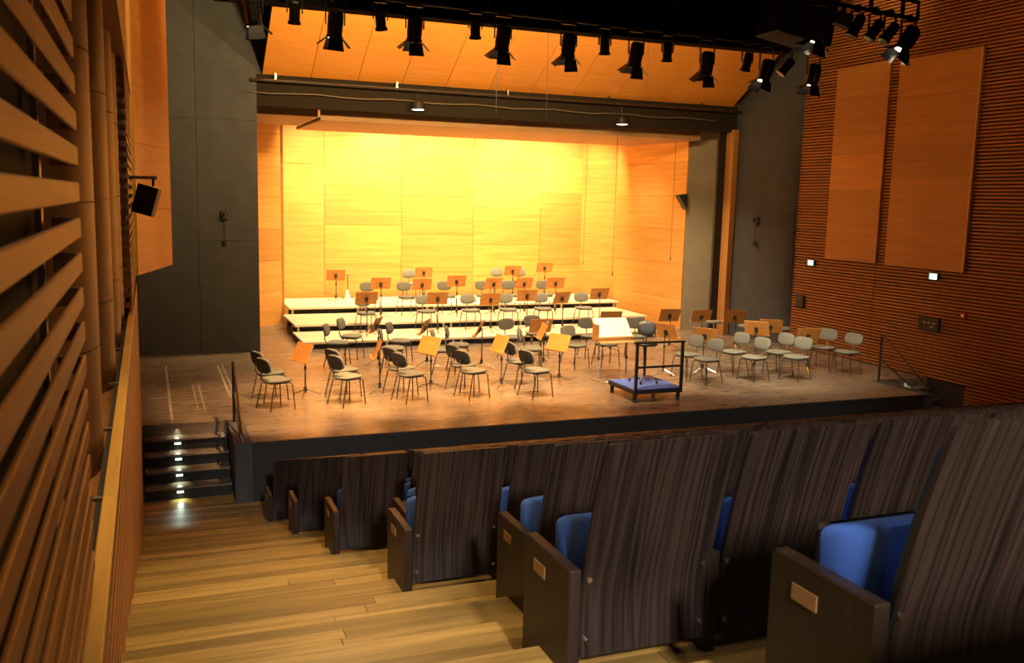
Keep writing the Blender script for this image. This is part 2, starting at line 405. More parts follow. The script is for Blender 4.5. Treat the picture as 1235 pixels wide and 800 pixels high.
# low wall under the cap: horizontal slats
MB().box(-0.235, -1.0, -1.0, -0.19, 14.2, 2.09).build('backing', 'dark_back', wall_left)
for k in range(28):
    z = 2.085 - PITCH * k
    # the slat starts where it clears the rising steps
    y0 = -0.9
    MB().box(-0.19, y0, z - 0.075, -0.150, 13.27 if z < 0.0 else 14.2, z).bevel(0.004, 1).build('slat', 'slat_red', wall_left)
capo = []
for i, (a, b) in enumerate([(-0.9, 1.6), (1.605, 4.1), (4.105, 6.9), (6.905, 9.8), (9.805, 12.7)]):
    MB().box(-0.205, a, 2.095, -0.148, b, 2.13).bevel(0.004, 1).build('cap_board', 'cap', wall_left)
for y in (3.2, 4.15, 5.4, 6.7, 8.2, 9.8, 11.4):
    MB().box(-0.27, y, 2.09, -0.205, y + 0.03, 2.105).build('cap_bracket', 'steel_post', wall_left)
# big splayed timber panel on the left wall beside the stage
LP0 = Vector((-0.125, 14.24, 0)); LP1 = Vector((0.385, 16.30, 0))
lp = empty('acoustic_panel', LP0); tag(lp, 'tall splayed orange timber panel on the left beside the slate wall', 'panel')
d_ = (LP1 - LP0); nrm = Vector((-d_.y, d_.x, 0)).normalized() * 0.05
zz = 2.2; k = 0
while zz < 8.9:
    hgt = (0.92, 0.95, 0.80, 0.95)[k % 4]
    pts = []
    for z in (zz + 0.002, zz + hgt - 0.003):
        pts += [(0, 0, z), tuple(d_ + Vector((0, 0, z))), tuple(d_ + nrm + Vector((0, 0, z))), tuple(nrm + Vector((0, 0, z)))]
    MB().hexa(pts).build('board', 'veneer_y', lp); zz += hgt; k += 1
MB().box(-0.09, -0.02, 2.20, -0.008, 0.06, 8.9).build('edge_strip', 'cap', lp)  # light on the near edge put into the colour with paler wood

# ------------------------------------------------------------------ right wall
wr_ = MB().box(14.80, -2.0, -1.0, 15.0, 20.6, 9.6)
wall_right = struct(wr_.build('wall_right', 'dark_back'))
def rs(y0, y1): return MB().box(0.0, y0, -0.041, 0.05, y1, 0.0).mesh('slat', 'slat_red')
r_full = rs(8.0, 18.75); r_a = rs(8.0, 15.815); r_b = rs(15.83, 18.75); r_n = rs(8.0, 13.2)
for k in range(152):
    z = -0.75 + 0.068 * k
    if z < 0.03: link('slat', r_n, wall_right, (14.74, 0, z))
    elif z < 2.18: link('slat', r_a, wall_right, (14.74, 0, z)); link('slat', r_b, wall_right, (14.74, 0, z))
    elif z < 9.5: link('slat', r_full, wall_right, (14.74, 0, z))
def side_panel(y0, y1, z0, z1, x0, x1, label, rows):
    root = empty('acoustic_panel', (14.7, y0, z0)); tag(root, label, 'panel')
    n = len(rows); tot = sum(rows); z = 0
    if y0 < 15: MB().box(x0 - 14.705, -0.035, 0.0, x1 - 14.7, -0.002, z1 - z0).build('edge_strip', 'cap', root)  # pale strip stands for the light caught along this edge
    for h in rows:
        hh = h / tot * (z1 - z0)
        MB().box(x0 - 14.7, 0, z + 0.001, x1 - 14.7, y1 - y0, z + hh - 0.002).build('board', 'veneer_y', root); z += hh
    return root
side_panel(15.80, 17.42, 2.21, 6.50, 14.695, 14.738, 'narrower tall timber panel on the right slatted wall, nearer the stage', [1, 0.8, 0.9, 0.5, 0.9, 0.8])
side_panel(13.48, 15.52, 2.20, 6.46, 14.685, 14.738, 'wider tall timber panel on the right slatted wall with its lit edge coloured pale', [0.9, 0.9, 0.6, 1.0, 0.8])
# exit signs, switch boxes, alarm button on the right wall
for (y, z, lab) in ((17.90, 2.08, 'small lit green exit sign on the slatted wall nearest the slate column'), (14.18, 2.07, 'small lit green exit sign under the wider timber panel')):
    t = empty('exit_sign', (14.73, y, z)); tag(t, lab, 'sign')
    MB().box(-0.05, -0.13, -0.07, 0.0, 0.13, 0.07).bevel(0.008, 1).build('case', 'exit_green', t)
    MB().box(-0.056, -0.11, -0.055, -0.05, 0.07, 0.055).build('lit_face', 'exit', t)
t = empty('switch_panel', (14.73, 14.18, 1.10)); tag(t, 'black switch panel box on the right slatted wall above the handrail', 'switch panel')
MB().box(-0.06, -0.27, -0.15, 0.0, 0.27, 0.15).bevel(0.01, 1).build('box', 'black', t)
for j, (yy, zz_) in enumerate(((-0.15, 0.03), (-0.02, 0.03), (0.10, 0.03), (-0.10, -0.05))):
    MB().box(-0.068, yy - 0.035, zz_ - 0.014, -0.06, yy + 0.035, zz_ + 0.014).build('switch', 'steel_post', t)
t = empty('socket_box', (14.73, 18.2, 1.13)); tag(t, 'small black socket box on the slatted wall beside the slate column', 'socket')
MB().box(-0.05, -0.14, -0.15, 0.0, 0.14, 0.15).bevel(0.01, 1).build('box', 'black', t)
MB().box(-0.056, -0.07, 0.02, -0.05, 0.07, 0.09).build('socket', 'shell_black', t)
t = empty('alarm_button', (14.73, 13.36, 1.38)); tag(t, 'small red alarm button on the right slatted wall', 'alarm')
MB().box(-0.05, -0.06, -0.06, 0.0, 0.06, 0.06).bevel(0.008, 1).build('box', 'red', t)
MB().tube([(-0.05, 0, 0), (-0.06, 0, 0)], 0.03, 10).build('button', 'cloth', t)

# ------------------------------------------------------------------ proscenium walls, lintel, canopy, ceiling
bl = MB().box(-0.45, 20.40, 0.0, 2.22, 20.62, 9.6)
bl.box(2.22, 20.42, 5.87, 14.2, 20.62, 9.6)
pros = struct(bl.build('wall_proscenium', 'blue_wall'))
for a, b in ((-0.2, 1.0), (1.006, 2.215)):
    for c, d in ((0.0, 2.4), (2.404, 4.9), (4.904, 7.4)):
        MB().box(a + 0.002, 20.385, c + 0.002, b, 20.40, d).build('panel', 'blue_wall', pros)
# curved slate wall at the right of the opening
prof = [(14.16, 20.62), (14.20, 20.30), (14.32, 19.75), (14.46, 19.25), (14.58, 18.85), (14.68, 18.60), (14.80, 18.52), (14.95, 18.5), (14.95, 20.62)]
cr = struct(MB().prism(prof, 'z', 0.0, 9.6).build('wall_column_right', 'blue_wall', None, True))
struct(MB().box(14.02, 20.34, 0.0, 14.17, 20.66, 5.30).build('trim_proscenium', 'trim'))
struct(MB().box(13.80, 20.66, 0.0, 14.02, 20.75, 5.87).build('trim_proscenium_black', 'black'))
struct(MB().box(2.22, 20.45, 5.24, 14.16, 20.75, 5.90).build('trim_lintel', 'lintel'))
pl = empty('curtain_pipe', (8.2, 20.32, 5.74)); tag(pl, 'long black pipe running along the lintel over the stage opening', 'pipe')
MB().tube([(-6.1, 0, 0), (6.0, 0, 0)], 0.035, 8).build('pipe', 'tube', pl, True)
for x in (-5.6, -3.0, -0.4, 2.2, 4.8): MB().box(x - 0.02, -0.02, -0.02, x + 0.02, 0.02, 0.16).build('hanger', 'tube', pl)
cb = empty('lintel_cable', (8.2, 20.36, 5.50)); tag(cb, 'thin cable drooping along the front of the black lintel', 'cable')
MB().tube([(-6.2 + 0.5 * i, 0, -0.02 * math.sin(i * 1.7)) for i in range(24)], 0.014, 5).build('cable', 'steel_post', cb)
# sloping timber canopy above the opening
can = struct(MB().hexa([(2.36, 20.40, 5.93), (13.98, 20.40, 5.93), (13.98, 13.6, 10.02), (2.36, 13.6, 10.02), (2.36, 20.40, 6.05), (13.98, 20.40, 6.05), (13.98, 13.6, 10.14), (2.36, 13.6, 10.14)]).build('ceiling_canopy', 'canopy'))
sx = [2.34, 3.35, 4.35, 5.33, 6.34, 7.36, 8.41, 9.48, 10.6, 11.96, 13.98]
for a, b in zip(sx, sx[1:]):
    for j in range(2):
        ya, yb = (20.40, 17.0) if j == 0 else (17.0, 13.6)
        za, zb = 5.87 + (20.40 - ya) * 0.6015, 5.87 + (20.40 - yb) * 0.6015
        e = 0.006
        MB().hexa([(a + e, ya - (e if j else 0), za), (b - e, ya - (e if j else 0), za), (b - e, yb, zb), (a + e, yb, zb),
                   (a + e, ya - (e if j else 0), za + 0.05), (b - e, ya - (e if j else 0), za + 0.05), (b - e, yb, zb + 0.05), (a + e, yb, zb + 0.05)]).build('panel', 'canopy', can)
struct(MB().box(-0.6, -2.0, 9.6, 15.0, 20.6, 9.8).build('ceiling', 'ceiling_black'))

# ------------------------------------------------------------------ orchestra shell
def board_wall(name, p0, p1, z0, z1, cols, rows_fn, mat='veneer_x', thick=0.04):
    """wall of boards between plan points p0 and p1; cols are fractions of its length"""
    p0 = Vector((*p0, 0)); p1 = Vector((*p1, 0)); d = p1 - p0; n = Vector((-d.y, d.x, 0)).normalized()
    def quad(a, b, z, zt, off, th):
        A = p0 + d * a; B = p0 + d * b
        pts = []
        for zz_ in (z, zt):
            for P, o in ((A, off), (B, off), (B, off + th), (A, off + th)):
                v = P + n * o; pts.append((v.x, v.y, zz_))
        return pts
    base = struct(MB().hexa(quad(0, 1, z0, z1, thick, 0.03)).build(name, 'dark_back'))
    Ln = d.length; g = 0.005 / Ln
    for i, (a, b) in enumerate(zip(cols, cols[1:])):
        zs = rows_fn(i); zs = [z for z in zs if z0 < z < z1]; zs = [z0] + zs + [z1]
        for z, zt in zip(zs, zs[1:]):
            MB().hexa(quad(a + g, b - g, z + 0.003, zt - 0.003, random.uniform(0, 0.004), thick)).build('board', mat, base)
    return base
xs = [3.45, 4.72, 6.97, 9.2, 11.4, 12.84]
cols = [(x - xs[0]) / (xs[-1] - xs[0]) for x in xs]
board_wall('wall_back', (3.45, 26.62), (12.84, 26.62), 0.0, 7.0, cols, lambda i: [0.9 + (0.0, 0.55, 0.3, 0.0, 0.5)[i] + 1.12 * k for k in range(8)])
board_wall('wall_shell_right_far', (12.80, 26.62), (13.74, 25.15), 0.0, 7.0, [0, 1], lambda i: [1.2, 2.3, 3.4, 4.5, 5.6])
board_wall('wall_shell_right', (13.16, 24.95), (13.48, 21.60), 0.0, 7.0, [0, 1], lambda i: [0.8, 1.75, 2.7, 3.6, 4.5, 5.4])
board_wall('wall_shell_left', (2.1, 23.85), (3.26, 24.72), 0.0, 7.0, [0, 1], lambda i: [0.9, 1.7, 2.5, 3.3, 4.1, 4.9, 5.7])
struct(MB().box(3.25, 24.74, 0.0, 3.33, 26.62, 7.0).build('wall_shell_left_far', 'veneer_x'))
struct(MB().prism([(13.50, 21.62), (14.32, 20.95), (14.36, 21.0), (13.54, 21.68)], 'z', 0.0, 5.9).build('wall_shell_return', 'grey_wall'))
struct(MB().box(2.0, 20.64, 0.0, 2.1, 24.0, 7.0).build('wall_stage_side_left', 'black'))
struct(MB().box(2.2, 26.75, -0.1, 14.4, 26.9, 7.2).build('wall_stage_back', 'black'))
struct(MB().box(14.4, 20.6, 0, 14.5, 26.9, 7.2).build('wall_stage_side_right', 'black'))
struct(MB().box(2.0, 20.7, 7.0, 14.5, 26.9, 7.1).build('ceiling_stage', 'black'))
struct(MB().box(2.12, 21.2, 5.12, 3.62, 24.2, 5.20).box(2.12, 21.15, 5.12, 3.62, 21.2, 5.62).build('ceiling_reflector_left', 'tan'))
struct(MB().box(3.64, 21.0, 5.04, 13.42, 24.5, 5.12).box(3.64, 20.95, 5.04, 13.42, 21.0, 5.62).build('ceiling_reflector', 'tan'))

# ------------------------------------------------------------------ stage risers
def riser_module(x0, x1, y0, y1, h, label, group):
    r = empty('stage_riser', ((x0 + x1) / 2, y0, 0)); tag(r, label, 'platform', group)
    hw = (x1 - x0) / 2
    MB().box(-hw + 0.003, 0, h - 0.05, hw - 0.003, y1 - y0, h).bevel(0.004, 1).build('deck', 'riser_top', r)
    MB().box(-hw + 0.004, 0.16, 0.0, hw - 0.004, 0.18, h - 0.05).build('gap_sheet', 'black', r)  # black sheet added so the gap under the deck stays black
    for sx_ in (-1, 1):
        for yy in (0.08, y1 - y0 - 0.12):
            MB().box(sx_ * (hw - 0.10) - 0.025, yy, 0, sx_ * (hw - 0.10) + 0.025, yy + 0.05, h - 0.05).build('leg', 'riser_top', r)
    return r
ords = ['leftmost', 'second from the left', 'middle', 'fourth from the left', 'rightmost']
for tier, (x0, x1, y0, y1, h, nm) in enumerate([(3.15, 12.15, 20.43, 22.36, 0.167, 'lowest front'), (3.20, 12.75, 22.10, 24.12, 0.333, 'middle'), (3.36, 12.92, 24.12, 26.36, 0.50, 'highest back')]):
    wdt = (x1 - x0) / 5
    for i in range(5):
        riser_module(x0 + wdt * i, x0 + wdt * (i + 1), y0, y1 if tier else 22.09, h, 'pale plywood riser platform, %s of the %s tier' % (ords[i], nm), 'pale riser platforms of the %s tier' % nm)

# ------------------------------------------------------------------ orchestra chair
ch = empty('orchestra_chair'); ck = []
def part(name, me, parent, subs=()):
    o = link(name, me, parent); ck.append((o, list(subs))); return o
FAB = 'fabric'
sp = MB().pad(0.225, 0.215, 0.445, 0.485, 3.2, 20, 0.008, 0.25).mesh('seat', 'fabric', True)
part('seat', sp, ch)
su = MB().pad(0.205, 0.195, 0.428, 0.447, 3.2, 16, 0.0).mesh('seat_pan', 'shell_black', True)
part('seat_pan', su, ch)
Tb = Matrix.Translation((0, -0.245, 0.72)) @ Matrix.Rotation(R(-78), 4, 'X')
bp_ = MB().pad(0.205, 0.125, -0.005, 0.028, 3.0, 20, 0.008, 0.55).xf(Tb).mesh('backrest', 'fabric', True)
part('backrest', bp_, ch)
bs_ = MB().pad(0.200, 0.120, -0.022, -0.004, 3.0, 20, 0.0, 0.55).xf(Tb).mesh('backrest_shell', 'shell_black', True)
part('backrest_shell', bs_, ch)
part('back_support', MB().tube([(0, -0.12, 0.425), (0, -0.225, 0.44), (0, -0.26, 0.52), (0, -0.262, 0.70)], 0.014, 6).mesh('back_support', 'chrome', True), ch)
for sx_ in (-1, 1):
    part('leg', MB().tube([(sx_ * 0.155, 0.14, 0.432), (sx_ * 0.185, 0.185, 0.405), (sx_ * 0.215, 0.215, 0.0)], 0.011, 6).mesh('leg', 'tube', True), ch)
    part('leg', MB().tube([(sx_ * 0.155, -0.10, 0.432), (sx_ * 0.185, -0.145, 0.405), (sx_ * 0.215, -0.235, 0.0)], 0.011, 6).mesh('leg', 'tube', True), ch)
part('seat_frame', MB().tube([(-0.155, 0.14, 0.432), (0.155, 0.14, 0.432)], 0.011, 6).tube([(-0.155, -0.10, 0.432), (0.155, -0.10, 0.432)], 0.011, 6).tube([(-0.155, 0.14, 0.432), (-0.155, -0.10, 0.432)], 0.010, 6).tube([(0.155, 0.14, 0.432), (0.155, -0.10, 0.432)], 0.010, 6).mesh('seat_frame', 'chrome', True), ch)
CHAIRS = [
 (1.84,15.51,0,(0.92,0.35),'back one of the two grey chairs at the far left of the stage'),
 (1.85,14.85,0,(0.90,0.40),'front one of the two grey chairs at the far left of the stage'),
 (3.06,15.48,0,(0.90,0.40),'back one of the second pair of grey chairs from the left, front row'),
 (2.99,14.86,0,(0.90,0.42),'front one of the second pair of grey chairs from the left, front row'),
 (4.04,15.39,0,(0.92,0.35),'back one of the third pair of grey chairs from the left, front row'),
 (4.05,14.82,0,(0.92,0.35),'front one of the third pair of grey chairs from the left, front row'),
 (5.19,15.44,0,(0.93,0.33),'back one of the fourth pair of grey chairs from the left, front row'),
 (5.16,14.83,0,(0.93,0.33),'front one of the fourth pair of grey chairs from the left, front row'),
 (6.31,15.53,0,(0.97,0.22),'back one of the pair of grey chairs nearest the left of the podium'),
 (6.25,14.59,0,(0.95,0.25),'front one of the pair of grey chairs nearest the left of the podium'),
 (3.51,18.37,0,(0.92,-0.40),'grey chair in front of the left end of the risers, nearer the camera'),
 (3.95,19.18,0,(0.85,-0.52),'grey chair close against the left end of the lowest riser'),
 (4.79,18.35,0,(0.85,-0.50),'back grey chair of the pair right of a tilted stand, before the lowest riser'),
 (4.42,17.48,0,(0.97,-0.25),'front grey chair of the pair right of a tilted stand, seen almost side on'),
 (5.80,17.57,0,(0.94,-0.33),'back grey chair of the pair in the middle of the second string row'),
 (5.35,17.06,0,(0.94,-0.33),'front grey chair of the middle pair in the second string row, mostly hidden'),
 (7.27,18.33,0,(0.30,-0.95),'grey chair facing forward left of the stand with the pale sticker'),
 (7.07,16.81,0,(0.88,-0.48),'grey chair below the stand with the pale sticker, turned right'),
 (8.00,18.75,0,(0.05,-1.0),'grey chair behind the stand with the pale sticker, back hidden'),
 (8.15,17.02,0,(0.35,-0.94),'grey chair standing left of the conductor desk, facing forward'),
 (9.04,18.10,0,(-0.05,-1.0),'grey chair behind the left edge of the conductor desk'),
 (8.87,17.02,0,(0.0,-1.0),'grey chair directly behind the conductor desk, only seat and legs visible'),
 (10.03,17.88,0,(-0.45,-0.90),'grey chair right of the conductor desk, partly hidden by the desk'),
 (9.83,15.42,0,(-0.97,-0.22),'back one of the pair of grey chairs just right of the podium'),
 (9.91,14.85,0,(-0.97,-0.22),'front one of the pair of grey chairs just right of the podium'),
 (10.96,15.49,0,(-0.97,-0.22),'back one of the second pair of grey chairs right of the podium'),
 (10.96,14.81,0,(-0.97,-0.22),'front one of the second pair of grey chairs right of the podium'),
 (11.86,15.23,0,(-0.97,-0.22),'back one of the third pair of grey chairs right of the podium'),
 (11.83,14.64,0,(-0.95,-0.30),'front one of the third pair of grey chairs right of the podium'),
 (13.23,15.52,0,(-0.85,-0.52),'left one of the two grey chairs at the far right beside the slatted wall'),
 (13.30,14.89,0,(-0.95,-0.30),'rightmost grey chair on the stage, near the right slatted wall'),
 # lowest tier
 (4.83,21.72,0.167,(0.10,-1),'leftmost grey chair on the lowest tier'),
 (6.36,21.80,0.167,(0.10,-1),'second grey chair from the left on the lowest tier'),
 (7.50,21.78,0.167,(0.05,-1),'third grey chair from the left on the lowest tier'),
 (8.50,21.76,0.167,(0.0,-1),'fourth grey chair from the left on the lowest tier'),
 (9.47,21.76,0.167,(-0.05,-1),'fifth grey chair from the left on the lowest tier'),
 (10.62,21.74,0.167,(-0.10,-1),'rightmost grey chair on the lowest tier'),
 # middle tier
 (5.34,23.55,0.333,(0.10,-1),'leftmost grey chair on the middle tier'),
 (6.32,23.55,0.333,(0.10,-1),'second grey chair from the left on the middle tier'),
 (7.45,23.60,0.333,(0.05,-1),'third grey chair from the left on the middle tier'),
 (8.50,23.55,0.333,(0.0,-1),'fourth grey chair from the left on the middle tier'),
 (9.27,23.55,0.333,(0.0,-1),'fifth grey chair from the left on the middle tier'),
 (10.27,23.50,0.333,(-0.10,-1),'rightmost grey chair on the middle tier'),
 # highest tier
 (6.98,25.50,0.5,(0.05,-1),'leftmost grey chair on the highest tier'),
 (9.75,25.75,0.5,(0.0,-1),'left one of the two grey chairs around a stand on the highest tier'),
 (10.48,25.75,0.5,(0.0,-1),'rightmost grey chair on the highest tier'),
]
for i, (x, y, z, (fx_, fy_), lab) in enumerate(CHAIRS):
    rz = math.atan2(fy_, fx_) - math.pi / 2
    if i == 0: o = ch; o.location = (x, y, z); o.rotation_euler = (0, 0, rz)
    else: o = dup(ch, ck, (x, y, z), rz)
    tag(o, lab, 'chair', 'grey orchestra chairs')

# bass stools at the right
stl = empty('bass_stool'); sk = []
def spart(n, me):
    o = link(n, me, stl); sk.append((o, [])); return o
spart('seat', MB().pad(0.20, 0.18, 0.60, 0.65, 2.4, 20, 0.008).mesh('seat', 'fabric', True))
spart('column', MB().tube([(0, 0, 0.06), (0, 0, 0.60)], 0.022, 8).mesh('column', 'chrome', True))
for k in range(4):
    a = math.pi / 2 * k + 0.5
    spart('foot', MB().tube([(0, 0, 0.10), (0.24 * math.cos(a), 0.24 * math.sin(a), 0.012)], 0.012, 6).mesh('foot', 'chrome', True))
for i, (x, y, lab) in enumerate([(12.52, 18.55, 'round seated stool behind the leftmost pair of right hand stands'), (12.90, 17.78, 'round seated stool in the middle of the three at the right'), (13.46, 17.22, 'round seated stool nearest the right slatted wall')]):
    o = stl if i == 0 else dup(stl, sk, (x, y, 0))
    o.location = (x, y, 0); tag(o, lab, 'stool', 'round stools at the right of the stage')

# ------------------------------------------------------------------ music stands
def stand_meshes(h):
    """h = height of the desk centre; local +Y is the player's side; desk leans back"""
    tilt = Matrix.Translation((0, 0.02, h)) @ Matrix.Rotation(R(24), 4, 'X')
    g = {}
    dk = MB().box(-0.255, -0.008, -0.165, 0.255, 0.008, 0.175).bevel(0.006, 1).xf(tilt); g['desk'] = dk.mesh('desk', 'desk')
    lp_ = MB().box(-0.255, 0.008, -0.165, 0.255, 0.065, -0.148).bevel(0.004, 1).xf(tilt); g['lip'] = lp_.mesh('lip', 'desk')
    br = MB().box(-0.035, -0.045, -0.07, 0.035, -0.008, 0.03).xf(tilt); g['bracket'] = br.mesh('bracket', 'shell_black')
    g['pole'] = MB().tube([(0, -0.03, 0.07), (0, -0.03, h - 0.02)], [0.014, 0.010], 8).mesh('pole', 'tube', True)
    g['collar'] = MB().tube([(0, -0.03, 0.09), (0, -0.03, 0.17)], 0.030, 8).mesh('collar', 'shell_black', True)
    g['clutch'] = MB().tube([(0, -0.03, h * 0.62), (0, -0.03, h * 0.62 + 0.06)], 0.022, 8).mesh('clutch', 'shell_black', True)
    g['legs'] = [MB().tube([(0, -0.03, 0.13), (0.27 * math.cos(a), -0.03 + 0.27 * math.sin(a), 0.012)], 0.010, 6).mesh('leg', 'chrome', True) for a in (0.3, 0.3 + 2.094, 0.3 + 4.189)]
    return g
SM = {}
def stand(x, y, z, h, n, lab, sticker=False, group=None, roll=0.0):
    h = round(h / 0.04) * 0.04
    if h not in SM: SM[h] = stand_meshes(h)
    g = SM[h]
    rz = math.atan2(n[1], n[0]) - math.pi / 2
    t = empty('music_stand', (x, y, z), rz); tag(t, lab, 'music stand', group or 'wooden music stands')
    d = link('desk', g['desk'], t); link('lip', g['lip'], d); link('bracket', g['bracket'], d)
    p = link('pole', g['pole'], t); link('collar', g['collar'], p); link('clutch', g['clutch'], p)
    for me in g['legs']: link('leg', me, t)
    if sticker:
        tilt = Matrix.Translation((0, 0.02, h)) @ Matrix.Rotation(R(24), 4, 'X')
        s = MB().tube([(0.14, -0.0105, 0.095), (0.14, -0.008, 0.095)], 0.038, 14).xf(tilt)
        s.build('sticker', 'paper', d)['label'] = 'pale round sticker'
    return t
STANDS = [
 (2.40,15.58,0,0.76,(-0.93,-0.36),'wooden music stand with pale lit desk, leftmost on the stage floor'),
 (3.69,15.63,0,0.76,(-0.975,0.17),'wooden music stand seen almost edge on between second and third chair pairs'),
 (4.62,15.60,0,0.80,(-0.90,-0.43),'wooden music stand with pale lit desk between third and fourth chair pairs'),
 (5.91,15.47,0,0.80,(-0.99,-0.10),'wooden music stand with narrow pale desk between fourth and fifth chair pairs'),
 (7.14,15.62,0,0.76,(-0.90,-0.43),'wooden music stand with pale lit desk just left of the podium'),
 (4.32,18.39,0,0.80,(-0.85,0.50),'tilted wooden stand right of the two chairs before the left riser end'),
 (5.22,17.93,0,0.80,(-0.87,0.48),'tilted wooden stand, middle one of three before the lowest riser'),
 (6.24,17.48,0,0.80,(-0.87,0.48),'tilted wooden stand, rightmost of three before the lowest riser'),
 (7.55,17.34,0,0.72,(-0.97,0.20),'thin edge on wooden stand standing in front of the stickered stand'),
 (7.84,18.10,0,0.74,(0.02,1),'dark wooden stand with a pale round sticker on the back of its desk'),
 (9.72,18.48,0,0.80,(0.15,1),'wooden stand peeking out behind the right of the conductor desk'),
 (11.36,18.65,0,0.80,(0.12,1),'leftmost of the three upright stands at the right by the orange shell'),
 (9.55,15.80,0,0.88,(0.93,0.35),'tall tilted wooden stand right behind the podium railing'),
 (12.40,18.90,0,0.70,(0.12,1),'middle of the three upright stands at the right by the grey return'),
 (13.0,18.40,0,0.76,(0.12,1),'rightmost of the three upright stands, before the slate wall'),
 (11.67,15.75,0,0.90,(0.75,0.65),'slanted wooden stand before the stools, nearest of an overlapping pair'),
 (12.98,17.00,0,0.74,(0.55,0.85),'farther stand of the overlapping pair in front of the stools'),
 (10.50,15.86,0,0.76,(0.80,0.55),'slanted low wooden stand between first and second right chair pairs'),
 (12.68,15.36,0,0.76,(0.25,0.97),'wooden stand left of the two chairs at the far right'),
 (4.82,25.45,0.5,0.74,(0.05,1),'wooden stand alone at the left of the highest tier'),
 (7.42,25.75,0.5,0.76,(0.05,1),'second wooden stand from the left on the highest tier'),
 (10.14,25.65,0.5,0.80,(0.10,1),'third wooden stand from the left on the highest tier, between two chairs'),
 (11.22,25.75,0.5,0.86,(0.10,1),'rightmost wooden stand on the highest tier'),
 (5.50,23.0,0.333,0.88,(0.05,1),'leftmost wooden stand on the middle tier'),
 (6.60,23.05,0.333,0.84,(0.05,1),'second wooden stand from the left on the middle tier'),
 (7.52,23.0,0.333,0.92,(0.08,1),'third wooden stand from the left on the middle tier'),
 (8.56,23.0,0.333,0.84,(-0.15,1),'fourth wooden stand from the left on the middle tier'),
 (9.44,23.0,0.333,0.84,(-0.12,1),'fifth wooden stand from the left on the middle tier'),
 (10.36,23.0,0.333,0.84,(0.10,1),'rightmost wooden stand on the middle tier'),
 (4.72,21.15,0.167,0.88,(0.0,1),'leftmost wooden stand on the lowest tier'),
 (6.46,21.20,0.167,0.84,(0.05,1),'second wooden stand from the left on the lowest tier'),
 (7.80,21.15,0.167,0.80,(0.0,1),'third wooden stand from the left on the lowest tier'),
 (8.76,21.15,0.167,0.88,(0.05,1),'fourth wooden stand from the left on the lowest tier'),
 (9.75,21.20,0.167,0.80,(-0.25,0.97),'fifth wooden stand from the left on the lowest tier'),
 (10.82,21.25,0.167,0.86,(0.05,1),'rightmost wooden stand on the lowest tier'),
]
for s in STANDS: stand(*s[:6], sticker='sticker on the back' in s[5])

# ------------------------------------------------------------------ podium, rail, conductor's stool and desk
pod = empty('conductor_podium', (7.70, 13.62, 0)); tag(pod, 'low black podium with blue carpet top and guard rail at the stage front', 'podium')
# plan corners relative to the root
MB().box(-0.05, 0.0, 0.15, 0.92, 0.95, 0.225).bevel(0.008, 1).build('deck', 'black_metal', pod)
MB().box(-0.03, 0.02, 0.225, 0.90, 0.93, 0.236).build('carpet', 'carpet', pod)
for (x, y) in ((0.01, 0.05), (0.86, 0.05), (0.01, 0.89), (0.86, 0.89)):
    lg = MB().box(x - 0.025, y - 0.025, 0.05, x + 0.025, y + 0.025, 0.15).build('leg', 'black_metal', pod)
    MB().tube([(x, y, 0.0), (x, y, 0.06)], [0.035, 0.028], 10).build('foot', 'black', lg, True)
gr = MB().box(-0.055, -0.025, 1.025, 0.925, 0.025, 1.055).bevel(0.006, 1).build('top_rail', 'black_metal', pod)
for x in (-0.01, 0.88):
    MB().box(x - 0.022, -0.022, 0.15, x + 0.022, 0.022, 1.025).build('rail_post', 'black_metal', pod)
MB().box(0.0, -0.014, 0.60, 0.87, 0.014, 0.635).build('mid_rail', 'black_metal', pod)
stool = empty('conductor_stool', (8.18, 14.20, 0.236)); tag(stool, 'high black swivel stool with round backrest on the podium carpet', 'stool')
MB().pad(0.20, 0.19, 0.66, 0.71, 2.6, 20, 0.008).build('seat', 'shell_black', stool, True)
MB().tube([(0, 0, 0.08), (0, 0, 0.66)], 0.025, 10).build('column', 'black_metal', stool, True)
MB().tube([(0.06, 0.10, 0.64), (0.12, 0.20, 0.66), (0.14, 0.24, 0.90)], 0.014, 8).build('back_support', 'chrome', stool, True)
MB().pad(0.17, 0.14, -0.015, 0.02, 2.3, 20, 0.01, 0.6).xf(Matrix.Translation((0.14, 0.23, 0.93)) @ Matrix.Rotation(R(-30), 4, 'Z') @ Matrix.Rotation(R(80), 4, 'X')).build('backrest', 'shell_black', stool, True)
for k in range(5):
    a = 2 * math.pi * k / 5 + 0.2; c, s_ = math.cos(a), math.sin(a)
    f = MB().tube([(0, 0, 0.10), (0.15 * c, 0.15 * s_, 0.085), (0.26 * c, 0.26 * s_, 0.045)], [0.020, 0.016, 0.012], 8).build('base_arm', 'chrome', stool, True)
    MB().tube([(0.26 * c, 0.26 * s_, 0.0), (0.26 * c, 0.26 * s_, 0.055)], 0.022, 8).build('glide', 'shell_black', f, True)
cd = empty('conductor_desk', (8.22, 15.50, 0)); tag(cd, 'wide conductor score desk with white sheets, standing behind the podium', 'desk')
tl = Matrix.Translation((0, 0.05, 1.02)) @ Matrix.Rotation(R(46), 4, 'X')
MB().box(-0.37, -0.24, -0.01, 0.37, 0.24, 0.01).bevel(0.005, 1).xf(tl).build('desk_board', 'desk_light', cd)
sh = MB().box(-0.355, -0.22, 0.011, -0.003, 0.23, 0.016).xf(tl).build('score_sheet', 'paper', cd)
sh = MB().box(0.003, -0.22, 0.011, 0.355, 0.23, 0.016).xf(tl).build('score_sheet', 'paper', cd)
MB().box(-0.37, -0.25, -0.01, 0.37, -0.235, 0.05).xf(tl).build('lip', 'desk_light', cd)
MB().box(-0.36, -0.24, 0.77, 0.36, 0.10, 0.795).bevel(0.005, 1).build('shelf', 'desk_light', cd)
